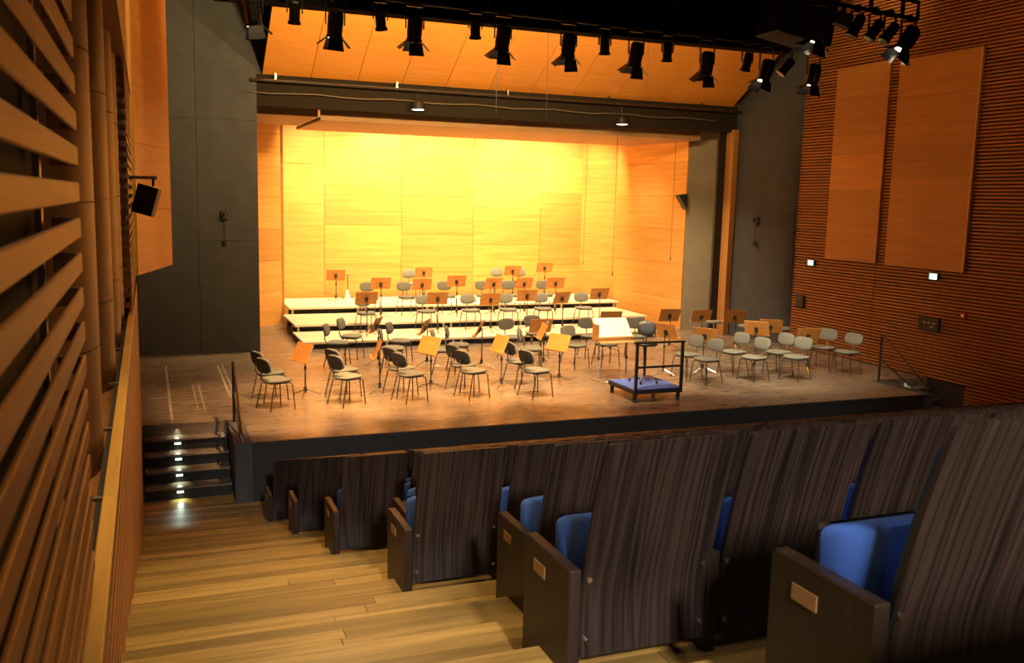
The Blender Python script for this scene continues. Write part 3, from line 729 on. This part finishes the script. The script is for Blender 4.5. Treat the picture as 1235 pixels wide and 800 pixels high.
MB().box(-0.37, -0.10, 0.79, -0.355, 0.16, 1.10).build('side_board', 'desk', cd)
for sx_ in (-1, 1):
    c_ = MB().tube([(sx_ * 0.30, 0.0, 0.04), (sx_ * 0.30, 0.0, 0.98)], 0.014, 8).build('post', 'chrome', cd, True)
    MB().tube([(sx_ * 0.30, 0, 0.42), (sx_ * 0.30, 0, 0.48)], 0.022, 8).build('clutch', 'shell_black', c_, True)
    MB().tube([(sx_ * 0.30, -0.24, 0.018), (sx_ * 0.30, 0.24, 0.018)], 0.014, 8).build('foot', 'chrome', cd, True)
tag(MB().hexa([(-0.16 + 8.22, 15.62 - 0.4, 0.0), (8.22 + 0.2, 15.22, 0.0), (8.42, 15.45, 0.0), (8.06, 15.45, 0.0), (8.06, 15.22, 0.012), (8.42, 15.22, 0.012), (8.42, 15.45, 0.012), (8.06, 15.45, 0.012)]).build('sheet_music', 'paper'), 'small white stack of sheet paper on the floor under the conductor desk', 'paper')
# tall narrow percussion stand and white cloth things on the highest tier
bg = empty('side_table', (5.25, 25.95, 0.5)); tag(bg, 'small high side table beside the leftmost stand on the highest tier', 'table')
MB().box(-0.21, -0.13, 0.70, 0.21, 0.13, 0.72).build('table_top', 'desk', bg)
MB().tube([(0, 0, 0.04), (0, 0, 0.70)], 0.012, 8).build('pole', 'tube', bg, True)
for a in (0.4, 2.5, 4.6): MB().tube([(0, 0, 0.08), (0.2 * math.cos(a), 0.2 * math.sin(a), 0.01)], 0.010, 6).build('leg', 'tube', bg, True)
def cloth(x, y, z, h, r, lab):
    mb = MB(); seg = 12; rings = []
    for j in range(5):
        t = j / 4; rr = r * (1 - 0.72 * t)
        rings.append([mb.bm.verts.new((rr * (1 + 0.18 * math.sin(k * 2.5 + j)) * math.cos(2 * math.pi * k / seg), rr * 0.7 * (1 + 0.15 * math.sin(k * 3.1)) * math.sin(2 * math.pi * k / seg), h * t)) for k in range(seg)])
    for a, b in zip(rings, rings[1:]):
        for k in range(seg): mb.bm.faces.new((a[k], a[(k + 1) % seg], b[(k + 1) % seg], b[k]))
    mb.bm.faces.new(rings[0][::-1]); mb.bm.faces.new(rings[-1])
    o = mb.build('white_bag', 'cloth', None, True); o.location = (x, y, z); tag(o, lab, 'bag')
cloth(5.16, 25.60, 0.5, 0.30, 0.09, 'white crumpled bag standing under the small side table on the highest tier')
cloth(6.98, 24.40, 0.5, 0.26, 0.15, 'small white crumpled bag at the front edge of the highest tier')

# ------------------------------------------------------------------ hanging microphone cables and small wall things
for (x, y, z0_, z1_, lab) in ((11.19, 21.3, 1.51, 5.04, 'black microphone cable hanging before the bright corner of the shell'), (12.90, 21.3, 1.90, 5.04, 'black microphone cable hanging before the orange right shell wall'), (12.62, 26.0, 1.45, 6.9, 'black cable hanging down the back corner of the shell')):
    c = empty('hanging_microphone', (x, y, z0_)); tag(c, lab, 'microphone')
    MB().tube([(0, 0, 0.08), (0.01, 0, (z1_ - z0_) / 2), (0, 0, z1_ - z0_)], 0.005, 5).build('cable', 'black', c)
    MB().tube([(0, 0, 0.0), (0, 0, 0.09)], [0.016, 0.010], 8).build('capsule', 'black', c, True)
for x, zt in ((6.0, 8.0), (7.0, 8.0), (9.1, 8.0)):
    o = MB().tube([(x, 16.2, 4.9 if x != 9.1 else 5.6), (x, 16.2, zt)], 0.006, 5).build('hanging_wire', 'black'); tag(o, 'thin dark wire hanging in front of the sloping canopy, %s of three' % {6.0: 'left', 7.0: 'middle', 9.1: 'right'}[x], 'wire', 'wires before the canopy')
def hook(x, y, z, lab, ang):
    t = empty('wall_bracket', (x, y, z), ang); tag(t, lab, 'bracket')
    MB().box(-0.07, -0.05, -0.09, 0.07, 0.0, 0.12).bevel(0.01, 1).build('plate', 'black', t)
    MB().tube([(0, -0.04, 0.04), (0.0, -0.16, 0.06), (0.02, -0.20, -0.02)], 0.02, 6).build('arm', 'black_metal', t)
    MB().tube([(0.0, -0.05, -0.09), (0.01, -0.05, -0.5)], 0.006, 5).build('cable', 'black', t)
    MB().box(-0.03, -0.07, -0.60, 0.04, -0.03, -0.50).build('plug', 'black_metal', t)
hook(1.52, 20.385, 2.92, 'dark bracket with a short cable on the left slate wall', 0)
hook(14.34, 19.62, 3.0, 'dark bracket with a short cable on the right slate wall', R(-70))
sk_ = empty('corner_speaker', (13.33, 21.72, 3.46)); tag(sk_, 'small black wedge speaker at the edge of the orange shell wall', 'speaker')
MB().prism([(-0.17, 0.16), (0.10, 0.20), (0.10, -0.22)], 'y', -0.28, -0.06).bevel(0.01, 1).build('cabinet', 'black', sk_)
MB().box(0.02, -0.10, -0.02, 0.10, 0.02, 0.02).build('bracket', 'black_metal', sk_)
# loudspeaker on a bracket on the left
ls = empty('wall_speaker', (0.02, 12.5, 3.28)); tag(ls, 'black loudspeaker hanging from a pipe bracket on the left timber wall', 'speaker')
rot = Matrix.Rotation(R(16), 4, 'Y') @ Matrix.Rotation(R(-18), 4, 'Z')
MB().prism([(-0.13, -0.12), (0.13, -0.12), (0.10, 0.12), (-0.10, 0.12)], 'z', -0.18, 0.18).bevel(0.012, 2).xf(rot).build('cabinet', 'black', ls)
MB().box(-0.115, -0.128, -0.165, 0.115, -0.119, 0.165).xf(rot).build('grille', 'shell_black', ls)
MB().tube([(0.07, 0, 0.18), (0.08, 0, 0.28)], 0.016, 8).build('swivel', 'black_metal', ls)
MB().tube([(-0.20, 0, 0.285), (0.12, 0, 0.285)], 0.020, 8).build('bracket_pipe', 'steel_post', ls)

# ------------------------------------------------------------------ lighting bridge, pipes and lanterns
br = empty('lighting_bridge', (5.5, 13.3, 5.9)); tag(br, 'long black lighting bridge across the hall above the stage front', 'lighting bridge')
X0, X1 = -4.6, 4.35
MB().box(X0, -0.45, -0.02, X1, -0.15, 0.06).build('deck', 'void_black', br)
MB().box(X0, -0.20, 0.06, X1, -0.15, 2.2).build('back_panel', 'void_black', br)
for z in (0.55, 1.05, 1.6): MB().tube([(X0, -0.43, z), (X1, -0.43, z)], 0.03, 6).build('chord', 'black_metal', br)
n = 12
for i in range(n + 1):
    x = X0 + (X1 - X0) * i / n
    MB().box(x - 0.025, -0.46, 0.06, x + 0.025, -0.40, 1.9).build('upright', 'black_metal', br)
    if i < n:
        x2 = X0 + (X1 - X0) * (i + 1) / n
        MB().tube([(x, -0.43, 0.06), (x2, -0.43, 0.55)], 0.018, 5).build('brace', 'black_metal', br)
def hang_pipe(p0, p1, ret, lab):
    a = Vector(p0); b = Vector(p1); t = empty('lighting_pipe', a); tag(t, lab, 'pipe')
    MB().tube([(0, 0, 0), tuple(b - a)], 0.030, 8).build('pipe', 'black_metal', t, True)
    if ret:
        MB().tube([tuple(b - a), tuple(b - a + Vector((0.0, 0, 0.05))), tuple(b - a + Vector((0, 0, 0.22))), tuple(b - a + Vector((-3.2, -0.6, 0.32)))], 0.026, 8).build('return_pipe', 'black_metal', t, True)
    k = 5
    for i in range(k):
        q_ = (b - a) * ((i + 0.5) / k)
        MB().box(q_.x - 0.02, q_.y - 0.02, q_.z, q_.x + 0.02, q_.y + 0.02, q_.z + (0.6 if not ret else 3.4)).build('hanger', 'black_metal', t)
    return t
hang_pipe((0.9, 12.5, 6.02), (10.3, 12.5, 5.90), False, 'long black pipe under the bridge carrying the front row of lanterns')
hang_pipe((6.9, 9.86, 6.03), (9.75, 10.06, 5.93), True, 'black pipe with looped end carrying lanterns at the upper right')

# lantern kinds: beam along local -Z before rotation
LM = {}
LS = Matrix.Scale(0.86, 4)
mb = MB().tube([(0, 0, 0.20), (0, 0, 0.17), (0, 0, -0.16)], [0.085, 0.115, 0.115], 14)
for k in range(5): mb.tube([(0, 0, 0.15 - 0.05 * k), (0, 0, 0.135 - 0.05 * k)], 0.124, 14)
mb.box(-0.05, -0.15, -0.12, 0.05, -0.10, 0.12)
LM['body'] = mb.mesh('body', 'black_metal', False)
LM['ring'] = MB().tube([(0, 0, -0.15), (0, 0, -0.19)], 0.128, 14).mesh('colour_frame', 'door_metal')
LM['lens_on'] = MB().tube([(0, 0, -0.191), (0, 0, -0.200)], [0.105, 0.06], 14).mesh('lens', 'lens')
LM['lens_off'] = MB().tube([(0, 0, -0.191), (0, 0, -0.200)], [0.105, 0.06], 14).mesh('lens', 'lens_off')
def door(open_deg, wide, ln):
    m_ = MB().hexa([(-wide, -0.003, 0), (wide, -0.003, 0), (wide * 1.25, -0.003, -ln), (-wide * 1.25, -0.003, -ln), (-wide, 0.003, 0), (wide, 0.003, 0), (wide * 1.25, 0.003, -ln), (-wide * 1.25, 0.003, -ln)])
    return m_.xf(Matrix.Translation((0, 0.125, -0.19)) @ Matrix.Rotation(R(open_deg), 4, 'X'))
LM['doors'] = [door(a, wd, l_).xf(Matrix.Rotation(R(rz), 4, 'Z')).mesh('barn_door', 'door_metal') for a, wd, l_, rz in ((26, 0.10, 0.20, 0), (48, 0.08, 0.17, 90), (22, 0.10, 0.20, 180), (44, 0.08, 0.17, 270))]
LM['sbody'] = MB().tube([(0, 0, 0.15), (0, 0, 0.13), (0, 0, -0.10)], [0.05, 0.07, 0.07], 12).tube([(0, 0, -0.10), (0, 0, -0.135)], [0.085, 0.085], 12).mesh('body', 'black_metal')
LM['slens'] = MB().tube([(0, 0, -0.136), (0, 0, -0.14)], [0.06, 0.04], 12).mesh('lens', 'lens_off')
for _m in [m_ for k_, v_ in LM.items() if k_ not in ('sbody', 'slens') for m_ in (v_ if isinstance(v_, list) else [v_])]: _m.transform(LS)
def yoke(h, r, pipe_dy, pipe_dz):
    mb = MB()
    mb.box(-r - 0.012, -0.015, 0, -r, 0.015, h); mb.box(r, -0.015, 0, r + 0.012, 0.015, h); mb.box(-r - 0.012, -0.015, h, r + 0.012, 0.015, h + 0.012)
    return mb
def lantern(p, d, kind, pipe, lab, on=True, watts=0, target=None, ang=40, color=WARM, group='barn door lanterns on the lighting pipes'):
    """p = pivot; d = beam direction; pipe = point on the pipe straight above"""
    t = empty('stage_lantern' if kind == 'big' else 'small_spotlight', p)
    q_ = Vector((0, 0, -1)).rotation_difference(Vector(d).normalized())
    def rp(n, me, parent=t, rotate=True):
        o = link(n, me, parent)
        if rotate: o.rotation_mode = 'QUATERNION'; o.rotation_quaternion = q_
        return o
    up = Vector(pipe) - Vector(p); h = max(0.14, up.z - 0.06)
    if kind == 'big':
        b = rp('body', LM['body']); link('colour_frame', LM['ring'], b); rp('lens', LM['lens_on'] if on else LM['lens_off'])
        for me in LM['doors']: rp('barn_door', me)
        r = 0.118
    else:
        rp('body', LM['sbody']); rp('lens', LM['slens']); r = 0.09
    yk = yoke(h, r, 0, 0).build('yoke', 'black_metal', t)
    MB().box(-0.03, -0.035, h + 0.010, 0.03, 0.035, up.z + 0.035).bevel(0.006, 1).build('clamp', 'black_metal', yk)
    tag(t, lab, 'lantern', group)
    if watts:
        dn = Vector(d).normalized()
        spot('stage_lantern_beam', Vector(p) + dn * 0.18, Vector(target) if target else Vector(p) + dn * 3, watts, ang, 0.55, color, 0.08)
    return t
def pz(x): return 6.02 - 0.12 * (x - 0.9) / 9.4
ON = {0: 1, 1: 1, 2: 1, 3: 1, 4: 1, 5: 1, 6: 0, 7: 1, 8: 1}
BIG = [ # x, z, direction, target, watts, angle
 (1.33, 5.66, (0.12, 0.10, -1), (3.2, 16.4, 0), 1260, 42, 'lit barn door lantern at the left end of the front pipe, half in shadow'),
 (2.37, 5.60, (-0.05, 0.15, -1), (2.0, 15.0, 0), 1620, 42, 'second big barn door lantern from the left, one bright flap below'),
 (3.44, 5.64, (0.02, 0.30, -1), (4.3, 15.4, 0), 1800, 42, 'third big barn door lantern from the left, flaps spread wide'),
 (4.71, 5.62, (0.0, 0.35, -1), (6.0, 16.2, 0), 1800, 42, 'fourth big barn door lantern from the left'),
 (5.72, 5.60, (0.10, 0.40, -1), (7.6, 15.5, 0), 1620, 42, 'fifth big barn door lantern from the left'),
 (6.82, 5.57, (0.0, 0.35, -1), (8.4, 16.5, 0), 1800, 42, 'sixth big barn door lantern from the left with a bright lens'),
 (8.05, 5.53, (0.08, 0.40, -1), (9.8, 15.5, 0), 1620, 42, 'seventh big barn door lantern from the left, unlit'),
 (9.14, 5.50, (-0.26, 0.10, -1), (10.8, 15.4, 0), 1800, 42, 'barn door lantern with a brightly lit white flap near the canopy corner'),
 (10.05, 5.50, (-0.10, 0.15, -1), (12.2, 15.5, 0), 1620, 42, 'barn door lantern hanging low in front of the slate column'),
]
for i, (x, z, d, tg, wt, an, lab) in enumerate(BIG):
    on = ON[i]
    lantern((x, 12.5, z), d, 'big', (x, 12.5, pz(x)), lab, bool(on), wt * (1.9 if i < 5 else 1.0) if on else 0, tg, an, (1.0, 0.60, 0.27) if i < 4 else (1.0, 0.70, 0.38) if i < 7 else WHITE)
lantern((8.05, 9.94, 5.64), (-0.2, 0.25, -1), 'big', (8.05, 9.94, 5.98), 'big lit barn door lantern at the left of the upper right pipe', True, 1100, (11.4, 15.6, 0), 42, WHITE)
lantern((9.60, 10.05, 5.66), (-0.5, 0.25, -1), 'big', (9.60, 10.05, 5.94), 'big lit barn door lantern at the far end of the upper right pipe', True, 1000, (12.9, 15.2, 0), 42, WHITE)
SMALL = [(1.85, 5.70, (0.0, 0.3, -1)), (2.97, 5.72, (0.18, 0.3, -1)), (4.30, 5.72, (0.12, 0.3, -1)), (6.30, 5.66, (0.10, 0.2, -1)), (7.35, 5.64, (0.10, 0.2, -1)), (8.78, 5.60, (-0.05, 0.3, -1)), (9.52, 5.58, (-0.75, 0.3, -1))]
sn = ['leftmost', 'second', 'third', 'fourth', 'fifth', 'sixth', 'tilted rightmost']
for (x, z, d), nm in zip(SMALL, sn):
    lantern((x, 12.5, z), d, 'small', (x, 12.5, pz(x)), 'small black spotlight on the front pipe, %s from the left' % nm if 'most' not in nm else 'small black spotlight on the front pipe, %s' % nm, False, group='small spotlights on the lighting pipes')
for (x, y, z, d), nm in zip([(8.66, 9.98, 5.73, (-0.45, 0.2, -1)), (8.98, 10.0, 5.71, (-0.65, 0.2, -1)), (9.25, 10.02, 5.70, (-0.70, 0.2, -1))], ['left', 'middle', 'right']):
    lantern((x, y, z), d, 'small', (x, y, 5.97), 'small tilted spotlight on the upper right pipe, %s of three' % nm, False, group='small spotlights on the lighting pipes')
t = empty('flood_light', (8.43, 9.96, 5.80)); tag(t, 'square black floodlight box on the upper right pipe', 'lantern')
MB().box(-0.11, -0.06, -0.09, 0.11, 0.08, 0.08).bevel(0.012, 1).xf(Matrix.Rotation(R(12), 4, 'Y')).build('housing', 'black_metal', t)
MB().box(-0.09, -0.066, -0.07, 0.09, -0.06, 0.06).xf(Matrix.Rotation(R(12), 4, 'Y')).build('glass', 'lens_off', t)
MB().box(-0.02, -0.02, 0.08, 0.02, 0.02, 0.20).build('clamp', 'black_metal', t)
# hanging loudspeaker cluster at the right end of the bridge
lc = empty('hanging_loudspeaker', (9.30, 12.45, 6.0)); tag(lc, 'big black loudspeaker box hanging at the right end of the bridge', 'speaker')
MB().prism([(-0.55, -0.05), (0.42, -0.20), (0.52, 0.45), (-0.45, 0.60)], 'y', -0.75, -0.15).bevel(0.02, 1).build('cabinet', 'black', lc)
MB().box(-0.40, -0.762, 0.02, 0.38, -0.752, 0.40).build('grille', 'shell_black', lc)
for x in (-0.3, 0.3): MB().tube([(x, -0.45, 0.5), (x, -0.45, 2.6)], 0.012, 5).build('chain', 'black_metal', lc)
# two lit downlights hanging from the lintel
for (x, z, lab) in ((5.65, 5.31, 'lit round downlight hanging from the lintel, left one'), (10.72, 5.25, 'lit round downlight hanging from the lintel, right one')):
    t = empty('lintel_downlight', (x, 20.2, z)); tag(t, lab, 'lantern', 'lit downlights under the lintel')
    MB().tube([(0, 0, 0.20), (0, 0, 0.16), (0, 0, 0.0)], [0.05, 0.13, 0.17], 16, False).build('housing', 'black_metal', t, True)
    MB().tube([(0, 0, 0.03), (0, 0, 0.0)], [0.15, 0.12], 16).build('lamp', 'lens', t, True)
    MB().tube([(0, 0, 0.18), (0, 0.06, 0.42)], 0.014, 6).build('stem', 'black_metal', t)
    spot('lintel_downlight_beam', (x, 20.2, z - 0.06), (x, 20.6, 0), 900, 110, 0.7, (1.0, 0.78, 0.46), 0.12)

# ------------------------------------------------------------------ auditorium seats
PW = 0.51; SPITCH = 0.56
PROF = []
for _i in range(25):
    _t = _i / 24; _z = 0.06 + 0.805 * _t
    PROF.append((0.012 * math.sin(min(1, _t / 0.5) * math.pi) - 0.150 * max(0.0, (_t - 0.22) / 0.78) ** 1.45, _z))
def back_mesh(off, th, x0, x1, z0, z1, mat, cr=0.026, bev=0.004):
    """curved ply sheet following the profile, rounded top corners"""
    def yz(z):
        for (y_, a), (y2, b) in zip(PROF, PROF[1:]):
            if z <= b: 
                t = (z - a) / (b - a); return y_ + (y2 - y_) * t
        return PROF[-1][0]
    zs = [z0 + (z1 - cr - z0) * i / 16 for i in range(17)]
    rows = [(z, x0, x1) for z in zs]
    for a in (30, 60, 90):
        rows.append((z1 - cr + cr * math.sin(R(a)), x0 + cr * (1 - math.cos(R(a))), x1 - cr * (1 - math.cos(R(a)))))
    mb = MB(); bm = mb.bm; rings = []
    for z, a, b in rows:
        y = yz(z) + off
        rings.append([bm.verts.new((a, y, z)), bm.verts.new((b, y, z)), bm.verts.new((b, y + th, z)), bm.verts.new((a, y + th, z))])
    for r0, r1 in zip(rings, rings[1:]):
        for k in range(4): bm.faces.new((r0[k], r0[(k + 1) % 4], r1[(k + 1) % 4], r1[k]))
    bm.faces.new(rings[0][::-1]); bm.faces.new(rings[-1])
    return mb.mesh('back_panel', mat, True)
me_back = back_mesh(0, 0.018, 0, PW, 0.06, 0.865, 'seat_wood')
me_pad = back_mesh(0.0185, 0.030, 0.022, PW - 0.022, 0.40, 0.80, 'blue_fabric')
me_cush = MB().prism([(0.085, 0.555), (0.34, 0.455), (0.325, 0.17), (0.10, 0.12)], 'x', 0.035, PW - 0.035).bevel(0.035, 3).mesh('seat_cushion', 'blue_fabric', True)
me_shell = MB().prism([(0.345, 0.46), (0.358, 0.455), (0.343, 0.15), (0.33, 0.15)], 'x', 0.06, PW - 0.06).mesh('seat_shell', 'seat_wood')
me_side = MB().prism([(-0.005, -0.002), (0.21, -0.002), (0.21, -0.152), (0.40, -0.152), (0.40, 0.375), (0.385, 0.385), (-0.005, 0.385)], 'x', -0.052, -0.004).bevel(0.005, 1).mesh('side_panel', 'seat_side')
me_foot = MB().prism([(-0.005, 0.0), (0.21, 0.0), (0.21, 0.10), (-0.005, 0.10)], 'x', -0.03, 0.0).mesh('foot', 'seat_side')
me_plate = MB().box(-0.056, 0.20, 0.275, -0.051, 0.30, 0.32).mesh('number_plate', 'brass')
me_bolt = [MB().tube([(x, -0.008, z), (x, 0.004, z)], 0.010, 8).mesh('bolt', 'chrome') for x, z in ((0.025, 0.345), (PW - 0.025, 0.345), (0.025, 0.12), (PW - 0.025, 0.12))]
words = ['first', 'second', 'third', 'fourth', 'fifth', 'sixth', 'seventh', 'eighth', 'ninth', 'tenth', 'eleventh', 'twelfth', 'thirteenth', 'fourteenth', 'fifteenth', 'sixteenth', 'seventeenth', 'eighteenth', 'nineteenth', 'twentieth', 'twenty first', 'twenty second', 'twenty third']
rown = ['nearest', 'second nearest', 'third nearest', 'fourth nearest', 'fifth nearest', 'sixth nearest', 'seventh nearest', 'eighth nearest', 'ninth nearest', 'front']
for ri, r in enumerate(range(-4, 7)):
    ri -= 1
    y = 4.88 + 1.08 * r; z = 1.15 - 0.306 * r
    xs0 = 1.36 if r % 2 == 0 else 1.66
    xmax = min(13.2, 1.26 * y + 0.05)
    nseat = 3 if r == -4 else 3 if r == -3 else max(1, int((xmax - xs0) / SPITCH) + 1)  # row behind and extra near-row seats are unseen, added to shade seats ahead
    for i in range(nseat):
        t = empty('auditorium_seat', (xs0 + SPITCH * i, y, z))
        if r == -4: lab = 'dark wooden seat with blue cushion, %s from the aisle in the unseen row behind' % words[i]
        elif ri == 0 and i == 0: lab = 'dark stained wooden seat with blue cushion, largest and nearest, at the right foreground'
        else: lab = 'dark wooden seat with blue cushion, %s from the aisle in the %s row' % (words[i], rown[ri])
        tag(t, lab, 'seat', 'dark wooden auditorium seats')
        b = link('back_panel', me_back, t)
        if ri < 5:
            for mb_ in me_bolt: link('bolt', mb_, b)
        link('back_pad', me_pad, t); c = link('seat_cushion', me_cush, t); link('seat_shell', me_shell, c)
        s = link('side_panel', me_side, t)
        if i == 0 : link('number_plate', me_plate, s)
        if i == 0: s['label'] = 'end panel on the aisle with a number plate'
# dark low parapet between the seats and the stage
